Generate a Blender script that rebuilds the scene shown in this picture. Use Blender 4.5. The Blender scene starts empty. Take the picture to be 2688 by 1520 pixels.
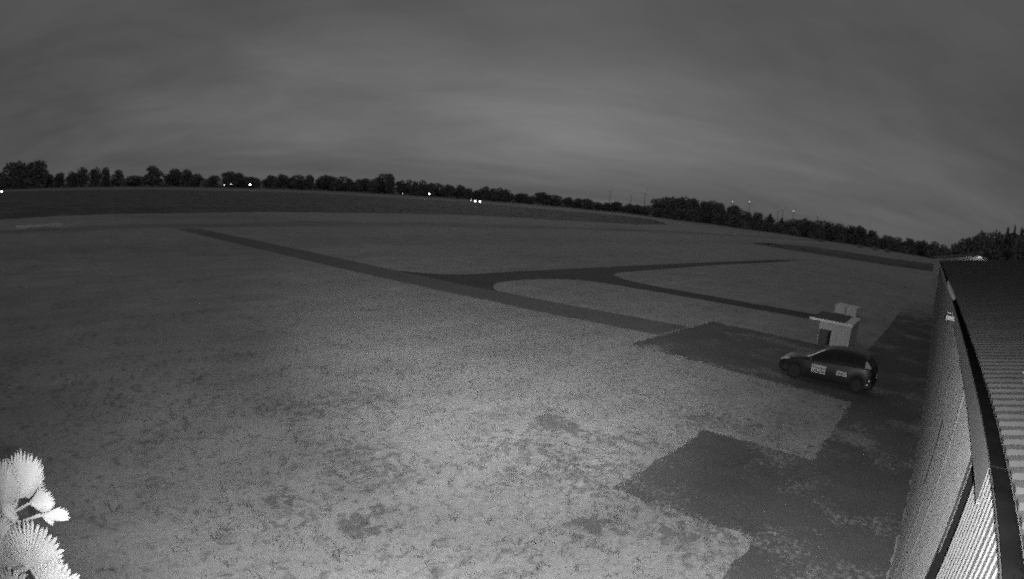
import bpy, bmesh, math, random
import numpy as np
from mathutils import Matrix, Vector, noise as mnoise
from mathutils.geometry import tessellate_polygon

random.seed(11)
rng = np.random.default_rng(11)
sc = bpy.context.scene
col = sc.collection
R = math.radians

# ------------------------------------------------------------------ camera
# wide fisheye lens of a wall-high security camera, 5 m above the ground
cam = bpy.data.cameras.new('security_camera')
cam.type = 'PANO'
cam.panorama_type = 'FISHEYE_EQUISOLID'
cam.fisheye_lens = 20.947
cam.fisheye_fov = R(180)
cam.sensor_width = 36
cam.clip_start = 0.05
cam.clip_end = 20000
camo = bpy.data.objects.new('security_camera', cam)
col.objects.link(camo)
_r = (0.74318628, 0.66378293, 0.08406166)
_u = (-0.167063, 0.06243759, 0.98396723)
_f = (-0.64789205, 0.74531454, -0.15729633)
camo.matrix_world = Matrix([[_r[i], _u[i], -_f[i], (0, 0, 5.0)[i]] for i in range(3)] + [[0, 0, 0, 1]])
sc.camera = camo

# ------------------------------------------------------------------ sky and light
SUN_AZ, SUN_EL = R(-38), R(9)
world = bpy.data.worlds.new('World')
sc.world = world
world.use_nodes = True
wn = world.node_tree
wn.nodes.clear()


def N(nt, kind, **kw):
    n = nt.nodes.new(kind)
    for k, v in kw.items():
        if k.startswith('_'):
            setattr(n, k[1:], v)
    return n


def math_node(nt, op, a, b=None, c=None, clamp=False):
    n = nt.nodes.new('ShaderNodeMath')
    n.operation = op
    n.use_clamp = clamp
    for i, v in enumerate((a, b, c)):
        if v is None:
            continue
        if isinstance(v, (int, float)):
            n.inputs[i].default_value = v
        else:
            nt.links.new(v, n.inputs[i])
    return n.outputs[0]


def build_world():
    L = wn.links.new
    tc = N(wn, 'ShaderNodeTexCoord')
    sep = N(wn, 'ShaderNodeSeparateXYZ')
    L(tc.outputs['Generated'], sep.inputs[0])
    sky = N(wn, 'ShaderNodeTexSky', _sky_type='NISHITA', _sun_disc=False, _sun_elevation=SUN_EL,
            _sun_rotation=SUN_AZ, _dust_density=4.0, _air_density=1.0)
    bw = N(wn, 'ShaderNodeRGBToBW')
    L(sky.outputs[0], bw.inputs[0])
    # a closed stratus deck: noise on a flat cloud layer seen in perspective
    zz = math_node(wn, 'MAXIMUM', sep.outputs[2], 0.0)
    den = math_node(wn, 'ADD', zz, 0.22)
    cx = math_node(wn, 'DIVIDE', sep.outputs[0], den)
    cy = math_node(wn, 'DIVIDE', sep.outputs[1], den)
    # long rolls across the view
    comb = N(wn, 'ShaderNodeCombineXYZ')
    ca, sa = math.cos(R(40)), math.sin(R(40))
    a1 = math_node(wn, 'MULTIPLY', cx, ca)
    b1 = math_node(wn, 'MULTIPLY', cy, sa)
    a2 = math_node(wn, 'MULTIPLY', cx, -sa)
    b2 = math_node(wn, 'MULTIPLY', cy, ca)
    u = math_node(wn, 'ADD', a1, b1)
    v = math_node(wn, 'ADD', a2, b2)
    u = math_node(wn, 'MULTIPLY', u, 0.55)
    L(u, comb.inputs[0]); L(v, comb.inputs[1])
    n1 = N(wn, 'ShaderNodeTexNoise')
    n1.inputs['Scale'].default_value = 0.95
    n1.inputs['Detail'].default_value = 5.0
    n1.inputs['Roughness'].default_value = 0.55
    n1.inputs['Distortion'].default_value = 0.6
    L(comb.outputs[0], n1.inputs['Vector'])
    cl = N(wn, 'ShaderNodeMapRange')
    cl.inputs[1].default_value = 0.22; cl.inputs[2].default_value = 0.78
    cl.inputs[3].default_value = 0.052; cl.inputs[4].default_value = 0.115
    L(n1.outputs[0], cl.inputs[0])
    glow = math_node(wn, 'MULTIPLY', bw.outputs[0], 0.0007)
    # dawn light reaching under the deck: a broad low band on the sunward side, streaked by the cloud
    hl = math_node(wn, 'SQRT', math_node(wn, 'ADD', math_node(wn, 'MULTIPLY', sep.outputs[0], sep.outputs[0]), math_node(wn, 'MULTIPLY', sep.outputs[1], sep.outputs[1])))
    ca_ = math_node(wn, 'DIVIDE', math_node(wn, 'ADD', math_node(wn, 'MULTIPLY', sep.outputs[0], math.sin(R(-37))), math_node(wn, 'MULTIPLY', sep.outputs[1], math.cos(R(-37)))), hl)

    def mr(x, a_, b_, lo, hi):
        r = N(wn, 'ShaderNodeMapRange', _interpolation_type='SMOOTHSTEP')
        for i_, k_ in enumerate((a_, b_, lo, hi)):
            r.inputs[i_ + 1].default_value = k_
        L(x, r.inputs[0])
        return r.outputs[0]
    side = mr(ca_, 0.62, 1.0, 0.0, 1.0)
    low = math_node(wn, 'MULTIPLY', mr(sep.outputs[2], 0.015, 0.10, 0.25, 1.0), mr(sep.outputs[2], 0.12, 0.32, 1.0, 0.0))
    n2 = N(wn, 'ShaderNodeTexNoise')
    n2.inputs['Scale'].default_value = 2.6
    n2.inputs['Detail'].default_value = 6.0
    n2.inputs['Roughness'].default_value = 0.62
    n2.inputs['Distortion'].default_value = 0.4
    L(comb.outputs[0], n2.inputs['Vector'])
    st = mr(n2.outputs[0], 0.25, 0.75, 0.91, 1.09)
    band = math_node(wn, 'MULTIPLY', math_node(wn, 'MULTIPLY', side, low), 0.050)
    tot = math_node(wn, 'ADD', math_node(wn, 'ADD', cl.outputs[0], glow), band)
    tot = math_node(wn, 'MULTIPLY', tot, st)
    bg = N(wn, 'ShaderNodeBackground')
    L(tot, bg.inputs['Color'])
    bg.inputs['Strength'].default_value = 1.0
    out = N(wn, 'ShaderNodeOutputWorld')
    L(bg.outputs[0], out.inputs[0])


build_world()

sun = bpy.data.lights.new('sun', 'SUN')
sun.energy = 0.30
sun.angle = R(35)
suno = bpy.data.objects.new('sun', sun)
col.objects.link(suno)
_sd = Vector((math.sin(SUN_AZ) * math.cos(SUN_EL), math.cos(SUN_AZ) * math.cos(SUN_EL), math.sin(SUN_EL)))
suno.rotation_euler = _sd.to_track_quat('Z', 'Y').to_euler()

# the security camera's own infrared lamps beside the lens: a narrow far beam and a wide near beam
for nm, power, size, off in (('infrared_far_lamp', 16500, 66, 0.0), ('infrared_near_lamp', 4350, 131, 0.03)):
    ir = bpy.data.lights.new(nm, 'SPOT')
    ir.energy = power
    ir.spot_size = R(size)
    ir.spot_blend = 1.0
    ir.shadow_soft_size = 0.02
    iro = bpy.data.objects.new(nm, ir)
    col.objects.link(iro)
    iro.location = (0.05 + off, 0.09 + off, 4.95)
    iro.rotation_euler = Vector((-0.64, 0.765, -0.01) if off == 0 else (-0.47, 0.775, -0.42)).to_track_quat('-Z', 'Y').to_euler()

sc.view_settings.view_transform = 'Standard'
sc.view_settings.look = 'None'
sc.view_settings.exposure = 0.0
sc.view_settings.gamma = 1.0
sc.cycles.use_denoising = False      # keep the grain of a night camera
sc.cycles.filter_width = 2.1            # soft lens
sc.cycles.use_adaptive_sampling = True
sc.cycles.adaptive_threshold = 0.13
sc.cycles.max_bounces = 4
sc.cycles.diffuse_bounces = 2
sc.cycles.glossy_bounces = 2
sc.cycles.adaptive_min_samples = 20

# ------------------------------------------------------------------ helpers


def tag(o, label=None, cat=None, group=None, kind=None):
    if label: o['label'] = label
    if cat: o['category'] = cat
    if group: o['group'] = group
    if kind: o['kind'] = kind
    return o


def empty(name, loc=(0, 0, 0), rz=0.0):
    o = bpy.data.objects.new(name, None)
    o.location = loc
    o.rotation_euler = (0, 0, rz)
    o.empty_display_size = 0.2
    col.objects.link(o)
    return o


def link_mesh(name, me, m=None, parent=None, loc=None):
    o = bpy.data.objects.new(name, me)
    col.objects.link(o)
    if m is not None and not me.materials:
        me.materials.append(m)
    if parent is not None:
        o.parent = parent
    if loc is not None:
        o.location = loc
    return o


def mesh_from(name, verts, faces, m=None, parent=None, smooth=False, loc=None):
    me = bpy.data.meshes.new(name)
    me.from_pydata([tuple(map(float, v)) for v in verts], [], faces)
    me.update()
    if smooth:
        for p in me.polygons:
            p.use_smooth = True
    return link_mesh(name, me, m, parent, loc)


def bm_obj(name, bm, m, parent=None, smooth=False, loc=None, bevel=0.0):
    if bevel > 0:
        bmesh.ops.bevel(bm, geom=bm.edges[:], offset=bevel, segments=2, affect='EDGES', profile=0.6)
    bmesh.ops.recalc_face_normals(bm, faces=bm.faces[:])
    me = bpy.data.meshes.new(name)
    bm.to_mesh(me)
    bm.free()
    if smooth:
        for p in me.polygons:
            p.use_smooth = True
    return link_mesh(name, me, m, parent, loc)


def add_box(bm, lo, hi, rot=None):
    c = [(a + b) / 2 for a, b in zip(lo, hi)]
    s = [abs(b - a) for a, b in zip(lo, hi)]
    mt = Matrix.Translation(c) @ (rot if rot is not None else Matrix.Identity(4)) @ Matrix.Diagonal((*s, 1))
    return bmesh.ops.create_cube(bm, size=1.0, matrix=mt)


def box(name, lo, hi, m, parent=None, bevel=0.0, rot=None):
    bm = bmesh.new()
    add_box(bm, lo, hi, rot)
    return bm_obj(name, bm, m, parent, bevel=bevel)


def add_tube(bm, pts, radii, seg=8, cap=True):
    rings = []
    n = len(pts)
    for i, p in enumerate(pts):
        p = Vector(p)
        d = (Vector(pts[min(i + 1, n - 1)]) - Vector(pts[max(i - 1, 0)])).normalized()
        q = d.to_track_quat('Z', 'Y')
        r = radii[i] if hasattr(radii, '__len__') else radii
        rings.append([bm.verts.new(p + q @ Vector((math.cos(2 * math.pi * k / seg) * r, math.sin(2 * math.pi * k / seg) * r, 0))) for k in range(seg)])
    for a, b in zip(rings, rings[1:]):
        for k in range(seg):
            bm.faces.new((a[k], a[(k + 1) % seg], b[(k + 1) % seg], b[k]))
    if cap:
        bm.faces.new(rings[0][::-1]); bm.faces.new(rings[-1])


def tube(name, pts, radii, m, parent=None, seg=8, smooth=True):
    bm = bmesh.new()
    add_tube(bm, pts, radii, seg)
    return bm_obj(name, bm, m, parent, smooth)


MATS = {}


def mat(name, base, rough=0.7, var=0.0, scale=3.0, detail=4.0, metal=0.0, coat=0.0, bump=0.0, bscale=None, spec=0.5, stretch=(1, 1, 1)):
    """grey procedural material; var = relative noise variation of the base tone"""
    if name in MATS:
        return MATS[name]
    m = bpy.data.materials.new(name)
    m.use_nodes = True
    nt = m.node_tree
    b = nt.nodes['Principled BSDF']
    b.inputs['Roughness'].default_value = rough
    b.inputs['Metallic'].default_value = metal
    b.inputs['Specular IOR Level'].default_value = spec
    b.inputs['Coat Weight'].default_value = coat
    b.inputs['Base Color'].default_value = (base, base, base, 1)
    if var > 0 or bump > 0:
        tc = nt.nodes.new('ShaderNodeTexCoord')
        mp = nt.nodes.new('ShaderNodeMapping')
        mp.inputs['Scale'].default_value = stretch
        nt.links.new(tc.outputs['Object'], mp.inputs[0])
        n = nt.nodes.new('ShaderNodeTexNoise')
        n.inputs['Scale'].default_value = scale
        n.inputs['Detail'].default_value = detail
        n.inputs['Roughness'].default_value = 0.6
        nt.links.new(mp.outputs[0], n.inputs['Vector'])
        if var > 0:
            mr = nt.nodes.new('ShaderNodeMapRange')
            mr.inputs[1].default_value = 0.3; mr.inputs[2].default_value = 0.7
            mr.inputs[3].default_value = base * (1 - var); mr.inputs[4].default_value = base * (1 + var)
            nt.links.new(n.outputs[0], mr.inputs[0])
            nt.links.new(mr.outputs[0], b.inputs['Base Color'])
        if bump > 0:
            n2 = nt.nodes.new('ShaderNodeTexNoise')
            n2.inputs['Scale'].default_value = bscale or scale * 4
            n2.inputs['Detail'].default_value = 3
            nt.links.new(mp.outputs[0], n2.inputs['Vector'])
            bp = nt.nodes.new('ShaderNodeBump')
            bp.inputs['Strength'].default_value = bump
            bp.inputs['Distance'].default_value = 0.02
            nt.links.new(n2.outputs[0], bp.inputs['Height'])
            nt.links.new(bp.outputs[0], b.inputs['Normal'])
    MATS[name] = m
    return m


def emit_mat(name, strength):
    m = bpy.data.materials.new(name)
    m.use_nodes = True
    nt = m.node_tree
    nt.nodes.clear()
    e = nt.nodes.new('ShaderNodeEmission')
    e.inputs[1].default_value = strength
    o = nt.nodes.new('ShaderNodeOutputMaterial')
    nt.links.new(e.outputs[0], o.inputs[0])
    return m


ORD = ['first', 'second', 'third', 'fourth', 'fifth', 'sixth', 'seventh', 'eighth', 'ninth', 'tenth', 'eleventh', 'twelfth',
       'thirteenth', 'fourteenth', 'fifteenth', 'sixteenth', 'seventeenth', 'eighteenth', 'nineteenth']
TENS = {2: 'twent', 3: 'thirt', 4: 'fort', 5: 'fift', 6: 'sixt'}


def ordinal(i):
    if i <= 19:
        return ORD[i - 1]
    t, u = divmod(i, 10)
    return TENS[t] + 'ieth' if u == 0 else TENS[t] + 'y-' + ORD[u - 1]


# ------------------------------------------------------------------ ground
def grass_ground_material():
    m = bpy.data.materials.new('meadow_grass')
    m.use_nodes = True
    nt = m.node_tree
    L = nt.links.new
    b = nt.nodes['Principled BSDF']
    b.inputs['Roughness'].default_value = 0.95
    b.inputs['Specular IOR Level'].default_value = 0.1
    geo = nt.nodes.new('ShaderNodeNewGeometry')
    pos = geo.outputs['Position']

    def noise(scale, detail=3, rough=0.55, stretch=None, dist=0.0):
        v = pos
        if stretch:
            mp = nt.nodes.new('ShaderNodeMapping')
            mp.inputs['Scale'].default_value = stretch
            mp.inputs['Rotation'].default_value = (0, 0, R(8))
            L(pos, mp.inputs[0]); v = mp.outputs[0]
        n = nt.nodes.new('ShaderNodeTexNoise')
        n.inputs['Scale'].default_value = scale
        n.inputs['Detail'].default_value = detail
        n.inputs['Roughness'].default_value = rough
        n.inputs['Distortion'].default_value = dist
        L(v, n.inputs['Vector'])
        return n.outputs[0]

    def rng_(x, a, c, lo, hi, smooth=False):
        r = nt.nodes.new('ShaderNodeMapRange')
        if smooth: r.interpolation_type = 'SMOOTHSTEP'
        for i, k in enumerate((a, c, lo, hi)):
            r.inputs[i + 1].default_value = k
        L(x, r.inputs[0])
        return r.outputs[0]
    big = rng_(noise(0.035, 4), 0.3, 0.7, 0.90, 1.08)
    mid = rng_(noise(0.30, 5, 0.65), 0.3, 0.72, 0.88, 1.10)
    streak = rng_(noise(0.9, 4, 0.6, (1.0, 0.28, 1)), 0.3, 0.7, 0.86, 1.10)
    fine = rng_(noise(9.0, 5, 0.75), 0.3, 0.72, 0.82, 1.14)
    # worn and mossy spots: threshold of the clump noise drops inside wear zones
    zones = None
    wn_ = nt.nodes.new('ShaderNodeTexNoise')
    wn_.inputs['Scale'].default_value = 1.7; wn_.inputs['Detail'].default_value = 5
    L(pos, wn_.inputs['Vector'])
    wsub = nt.nodes.new('ShaderNodeVectorMath'); wsub.operation = 'MULTIPLY_ADD'
    L(wn_.outputs['Color'], wsub.inputs[0]); wsub.inputs[1].default_value = (2.0, 2.0, 0.0); wsub.inputs[2].default_value = (-1.0, -1.0, 0.0)
    wpos = nt.nodes.new('ShaderNodeVectorMath'); wpos.operation = 'ADD'
    L(pos, wpos.inputs[0]); L(wsub.outputs[0], wpos.inputs[1])
    for (x, y, r, w) in ((-7.33, 10.43, 0.80, 0.21), (-7.0, 10.2, 0.5, 0.12), (-4.11, 7.21, 0.50, 0.19), (-3.8, 7.35, 0.3, 0.12), (-7.46, 3.68, 0.9, 0.10), (-6.5, 4.55, 0.35, 0.15),
                         (-5.6, 9.2, 2.4, 0.085), (-2.6, 8.1, 1.2, 0.10), (-8.2, 5.6, 1.8, 0.07), (-5.0, 13.4, 1.3, 0.10), (-4.5, 5.3, 0.8, 0.08), (-10.5, 7.2, 2.0, 0.05)):
        d = nt.nodes.new('ShaderNodeVectorMath'); d.operation = 'DISTANCE'
        L(wpos.outputs[0], d.inputs[0]); d.inputs[1].default_value = (x, y, 0)
        z = rng_(d.outputs['Value'], r * 0.35, r * 1.15, w, 0.0, True)
        zones = z if zones is None else math_node(nt, 'MAXIMUM', zones, z)
    clump = noise(5.2, 6, 0.72, (1, 0.75, 1), 0.6)
    clump2 = noise(0.75, 4, 0.6)
    cs = math_node(nt, 'ADD', math_node(nt, 'MULTIPLY', clump, 0.72), math_node(nt, 'MULTIPLY', clump2, 0.28))
    cz = math_node(nt, 'ADD', cs, math_node(nt, 'MULTIPLY', zones, 0.80))
    dark1 = rng_(cz, 0.515, 0.64, 1.0, 0.52, True)
    spot = noise(2.3, 5, 0.7, (1, 0.6, 1), 0.8)
    dark2 = rng_(spot, 0.60, 0.71, 1.0, 0.60, True)
    dark = math_node(nt, 'MULTIPLY', dark1, dark2)
    # darker, longer-grass strips of the old grass runway, far out
    sep = nt.nodes.new('ShaderNodeSeparateXYZ')
    L(pos, sep.inputs[0])
    wob = rng_(noise(0.06, 3), 0.2, 0.8, -3.0, 3.0)
    xx = math_node(nt, 'ADD', sep.outputs[0], wob)
    dx = math_node(nt, 'ABSOLUTE', math_node(nt, 'ADD', xx, 63.5))
    band = rng_(dx, 1.6, 5.0, 0.72, 1.0, True)
    dx2 = math_node(nt, 'ABSOLUTE', math_node(nt, 'ADD', xx, 44.0))
    patch = rng_(noise(0.05, 4, 0.6, (0.6, 0.35, 1)), 0.56, 0.70, 1.0, 0.82, True)
    band2 = rng_(dx2, 1.0, 6.0, 0.88, 1.0, True)
    # pale stubble field in front of the tree row, beyond the crop
    pale = rng_(math_node(nt, 'MULTIPLY', sep.outputs[0], -1), 190.0, 240.0, 1.0, 0.82)
    f = math_node(nt, 'MULTIPLY', big, mid)
    for k in (streak, fine, dark, band, band2, patch, pale):
        f = math_node(nt, 'MULTIPLY', f, k)
    f = math_node(nt, 'MULTIPLY', f, 0.405)
    f = math_node(nt, 'MINIMUM', f, 0.66)
    L(f, b.inputs['Base Color'])
    bp = nt.nodes.new('ShaderNodeBump')
    bp.inputs['Strength'].default_value = 0.5
    bp.inputs['Distance'].default_value = 0.04
    L(clump, bp.inputs['Height'])
    L(bp.outputs[0], b.inputs['Normal'])
    return m


GRASS = grass_ground_material()
S = 12000
ground = mesh_from('ground', [(-S, -S, 0), (S, -S, 0), (S, S, 0), (-S, S, 0)], [(0, 1, 2, 3)], GRASS)
tag(ground, 'pale mown meadow grass with dark mossy spots', kind='structure')


def paving_material(name, base, speck, moss, var=0.14, grown=None):
    m = bpy.data.materials.new(name)
    m.use_nodes = True
    nt = m.node_tree
    L = nt.links.new
    b = nt.nodes['Principled BSDF']
    b.inputs['Roughness'].default_value = 0.9
    b.inputs['Specular IOR Level'].default_value = 0.15
    geo = nt.nodes.new('ShaderNodeNewGeometry')

    def noise(s, d, r=0.6):
        n = nt.nodes.new('ShaderNodeTexNoise')
        n.inputs['Scale'].default_value = s; n.inputs['Detail'].default_value = d; n.inputs['Roughness'].default_value = r
        L(geo.outputs['Position'], n.inputs['Vector'])
        return n.outputs[0]

    def rg(x, a, c, lo, hi):
        r = nt.nodes.new('ShaderNodeMapRange')
        for i, k in enumerate((a, c, lo, hi)):
            r.inputs[i + 1].default_value = k
        L(x, r.inputs[0])
        return r.outputs[0]
    v = math_node(nt, 'MULTIPLY', rg(noise(0.4, 5), 0.3, 0.7, 1 - var, 1 + var), rg(noise(26, 4, 0.7), 0.3, 0.7, 0.8, 1.2))
    mz = math_node(nt, 'MULTIPLY', noise(0.45, 3), noise(9.0, 5, 0.75))
    tuft = rg(mz, 0.275, 0.40, 0.0, moss)
    v = math_node(nt, 'MULTIPLY', v, base)
    v = math_node(nt, 'ADD', v, math_node(nt, 'MULTIPLY', tuft, speck))
    vo = nt.nodes.new('ShaderNodeTexVoronoi')
    vo.feature = 'DISTANCE_TO_EDGE'
    vo.inputs['Scale'].default_value = 0.55
    wv = nt.nodes.new('ShaderNodeVectorMath'); wv.operation = 'ADD'
    nv = nt.nodes.new('ShaderNodeTexNoise'); nv.inputs['Scale'].default_value = 1.6; nv.inputs['Detail'].default_value = 4
    L(geo.outputs['Position'], nv.inputs['Vector'])
    L(geo.outputs['Position'], wv.inputs[0]); L(nv.outputs['Color'], wv.inputs[1])
    L(wv.outputs[0], vo.inputs['Vector'])
    v = math_node(nt, 'MULTIPLY', v, rg(vo.outputs['Distance'], 0.004, 0.02, 0.86, 1.0))
    if grown:       # old paving that grass has crept over: (axis, from, to)
        sp = nt.nodes.new('ShaderNodeSeparateXYZ')
        L(geo.outputs['Position'], sp.inputs[0])
        g_ = rg(sp.outputs[grown[0]], grown[1], grown[2], -0.35, 0.42)
        gm = rg(math_node(nt, 'ADD', g_, noise(0.9, 6, 0.7)), 0.46, 0.60, 0.0, 1.0)
        inv = math_node(nt, 'SUBTRACT', 1.0, gm)
        v = math_node(nt, 'ADD', math_node(nt, 'MULTIPLY', v, inv), math_node(nt, 'MULTIPLY', gm, 0.36))
    L(v, b.inputs['Base Color'])
    bp = nt.nodes.new('ShaderNodeBump')
    bp.inputs['Strength'].default_value = 0.35; bp.inputs['Distance'].default_value = 0.01
    L(noise(30, 3), bp.inputs['Height'])
    L(bp.outputs[0], b.inputs['Normal'])
    return m


def ragged(poly, step=0.22, amp=0.05, amp2=0.10, seed=0.0):
    out = []
    n = len(poly)
    for i in range(n):
        a = Vector((*poly[i], 0)); b = Vector((*poly[(i + 1) % n], 0))
        L = (b - a).length
        k = max(1, int(L / step))
        d = (b - a).normalized(); nn = Vector((-d.y, d.x, 0))
        for j in range(k):
            p = a + (b - a) * (j / k)
            e = mnoise.noise(p * 3.1 + Vector((seed, 0, 0))) * amp2 + mnoise.noise(p * 11 + Vector((0, seed, 3))) * amp
            p = p + nn * e
            out.append((p.x, p.y))
    return out


def sheet(name, poly, z, m, label, **kw):
    pts = [Vector((x, y, 0)) for x, y in ragged(poly, **kw)]
    tris = tessellate_polygon([pts])
    F = []
    for t in tris:
        n = (pts[t[1]] - pts[t[0]]).cross(pts[t[2]] - pts[t[0]]).z
        if abs(n) > 1e-9:
            F.append(tuple(t) if n > 0 else tuple(t[::-1]))
    o = mesh_from(name, [(p.x, p.y, z) for p in pts], F, m)
    tag(o, label, kind='structure')
    return o


def bm_obj_keep(name, bm, m):
    me = bpy.data.meshes.new(name)
    bm.to_mesh(me); bm.free()
    return link_mesh(name, me, m)


ASPH = paving_material('apron_asphalt', 0.122, 0.26, 1.0, 0.16, (1, 24.0, 70.0))
ASPH2 = paving_material('runway_asphalt', 0.150, 0.10, 0.6, 0.10, (0, -44.0, -76.0))
ASPH3 = paving_material('taxiway_asphalt', 0.068, 0.05, 0.5, 0.12, (1, 66.0, 112.0))
apron_poly = [(-10.45, 18.75), (-7.3, 18.68), (-3.6, 18.45), (-1.9, 18.35), (-1.86, 12.85), (-4.68, 12.78), (-4.66, 8.55), (-2.7, 8.68), (-1.85, 8.7), (-1.88, -3.0), (0.6, -3.0), (0.6, 84.0),
              (-2.4, 84.0), (-2.1, 57.0), (-2.3, 36.6), (-2.5, 30.0), (-2.6, 26.5), (-5.0, 26.55), (-10.3, 26.7)]
sheet('apron', apron_poly, 0.004, ASPH, 'dark asphalt apron along the hangar wall', seed=1.0)
run_poly = [(-10.3, 24.0), (-10.7, 24.1), (-16.8, 23.0), (-27.4, 21.75), (-41.5, 20.75), (-52.7, 19.75), (-62.0, 18.9), (-61.0, 16.6), (-47.0, 17.55), (-38.1, 18.3), (-29.2, 18.9), (-16.3, 20.3), (-10.6, 21.3), (-10.3, 21.35)]
sheet('runway', run_poly, 0.008, ASPH2, 'grey paved path crossing the meadow from the apron to the left', seed=2.0)
taxi_poly = [(-28.2, 21.65), (-27.0, 22.5), (-26.0, 23.5), (-25.5, 25.0), (-25.5, 29.4), (-25.3, 35.7), (-24.7, 54.0), (-24.0, 72.5), (-22.9, 106.0), (-21.4, 104.0), (-22.2, 72.5), (-22.9, 60.6), (-22.9, 46.8), (-22.8, 38.0),
             (-22.1, 36.2), (-20.3, 35.0), (-18.3, 34.6), (-14.1, 35.0), (-10.7, 35.4), (-5.0, 36.3), (-4.8, 34.1), (-7.7, 33.6), (-10.3, 33.2), (-15.0, 32.6), (-20.0, 31.9), (-21.6, 31.1), (-22.6, 29.1), (-22.85, 26.4), (-22.6, 24.8), (-21.9, 23.6), (-21.0, 22.75), (-20.4, 22.38)]
sheet('taxiway', taxi_poly, 0.012, ASPH3, 'dark asphalt taxiway forking behind the paved path', seed=3.0)
path_poly = [(-22.5, 69.2), (-18.2, 73.2), (-12.3, 74.7), (-3.4, 74.6), (-2.3, 74.5), (-2.3, 73.4), (-7.2, 73.5), (-12.3, 73.5), (-18.2, 71.9), (-22.3, 67.5)]
sheet('footpath', path_poly, 0.016, mat('trodden_grass', 0.27, 0.9, 0.15, 0.8), 'faint trodden track from the taxiway to the hangar', seed=4.0)

# ------------------------------------------------------------------ crop fields
CROP = mat('dark_crop', 0.085, 0.9, 0.45, 0.12, 5)


def crop(name, near, far, rows, cols, h, label):
    near = np.array(near, float); far = np.array(far, float)

    def samp(P, t):
        d = np.r_[0, np.cumsum(np.hypot(*np.diff(P, axis=0).T))]; d /= d[-1]
        return np.stack([np.interp(t, d, P[:, 0]), np.interp(t, d, P[:, 1])], 1)
    t = np.linspace(0, 1, cols)
    a, b = samp(near, t), samp(far, t)
    V = []
    for i in range(rows):
        s = (i / (rows - 1)) ** 1.3
        z = rng.uniform(0.55, 1.0, cols) * h
        dist = np.linalg.norm(b - a, axis=1) * s
        z *= np.clip(dist / 9.0, 0, 1)
        if i in (0, rows - 1): z[:] = 0.003
        jit = rng.normal(0, 0.35, (cols, 2))
        p = a + (b - a) * s + jit
        V += [(p[k, 0], p[k, 1], z[k]) for k in range(cols)]
    F = [(i * cols + k, i * cols + k + 1, (i + 1) * cols + k + 1, (i + 1) * cols + k) for i in range(rows - 1) for k in range(cols - 1)]
    o = mesh_from(name, V, F, CROP)
    tag(o, label, 'crop', kind='stuff')
    return o


crop('crop_field', [(-80, -80), (-83.8, -3.6), (-87, 6), (-86.7, 12.8), (-86, 26), (-88, 41), (-88, 56), (-91, 85), (-89, 101), (-86, 116), (-85, 149), (-98, 195)],
     [(-300, -100), (-280, -12), (-262, 18), (-258, 57), (-240, 84), (-233, 130), (-213, 142), (-194, 181), (-155, 195), (-148, 225), (-140, 232), (-128, 236)],
     60, 240, 0.45, 'dark low crop field between the grass strip and the far tree row')
crop('crop_strip', [(-42, 129), (-34.5, 126), (-21.2, 128), (-10.9, 132), (0.3, 143), (30, 160)],
     [(-43, 133), (-38, 168), (-22, 176), (-8, 196), (1, 212), (30, 240)], 24, 90, 0.4, 'dark crop strip beside the end of the hangar')

# ------------------------------------------------------------------ hangar beside the camera
WALL = mat('pale_wall_sheet', 0.125, 0.55, 0.10, 1.3, 4, stretch=(1, 1, 0.25))
TRIM = mat('pale_trim', 0.15, 0.6, 0.08, 2.0)
FASC = mat('fascia_metal', 0.115, 0.6, 0.10, 1.5)
ROOFM = mat('weathered_roof_sheet', 0.036, 0.9, 0.35, 0.9, 5, bump=0.1, bscale=8)
GUTIN = mat('gutter_shade_fill', 0.006, 0.95, 0.3, 5, spec=0.0)  # near-black tone puts the trough's deep shade into the colour
GUTM = mat('gutter_metal', 0.13, 0.65, 0.22, 7.0, 5)
BLACK = mat('matt_black', 0.015, 0.8)
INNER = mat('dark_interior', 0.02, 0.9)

hangar = empty('hangar', (0.62, 0, 0))
tag(hangar, 'long pale hangar of ribbed metal sheets along the right edge', 'hangar')
HX = 0.62


def rib_profile(n, pitch, crest, flank, depth):
    """(along, out) polyline of a trapezoidal sheet"""
    pts = []
    for i in range(n):
        y0 = i * pitch
        flat = pitch - crest - 2 * flank
        pts += [(y0, 0), (y0 + flat, 0), (y0 + flat + flank, depth), (y0 + flat + flank + crest, depth)]
    pts.append((n * pitch, 0))
    return pts


NR, PIT = 9, 0.118
prof = rib_profile(NR, PIT, 0.026, 0.006, 0.0115)
zt = 4.02
verts = [(-o, y, 0.06) for y, o in prof] + [(-o, y, zt) for y, o in prof]
k = len(prof)
wall_me = bpy.data.meshes.new('wall_sheet')
wall_me.from_pydata(verts, [], [(i + 1, i, k + i, k + i + 1) for i in range(k - 1)])
wall_me.materials.append(WALL)
SW = NR * PIT
for a, n in ((3.89 - 6 * SW, 6), (4.52, 26), (32.65, 24)):
    for i in range(n):
        o = link_mesh('wall_sheet', wall_me, None, hangar, (0.03, a + i * SW, 0))
        o.rotation_euler = (0, random.uniform(-0.0012, 0.0012), 0)
        o.location.x += random.uniform(0, 0.003)
Y0, Y1 = 3.89 - 6 * SW, 32.65 + 24 * SW
RIDGE_X = 12.4
SL = 0.174
box('door_edge_plate', (0.024, 4.36, 2.83), (0.029, 4.518, 3.95), FASC, hangar)
box('vertical_trim', (0.005, 6.545, 0.06), (0.0165, 6.585, 3.84), TRIM, hangar)
box('vertical_trim', (0.003, 7.83, 0.06), (0.0165, 7.88, 1.80), TRIM, hangar)
box('dark_slot', (0.010, 8.80, 1.62), (0.0165, 9.0, 2.62), mat('dark_slot', 0.05, 0.9), hangar)
box('plinth', (0.0, Y0, 0.0), (0.12, 3.89, 0.058), mat('concrete_plinth', 0.2, 0.9, 0.2, 3), hangar)
box('plinth', (0.0, 4.52, 0.0), (0.12, Y1, 0.058), MATS['concrete_plinth'], hangar)
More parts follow.
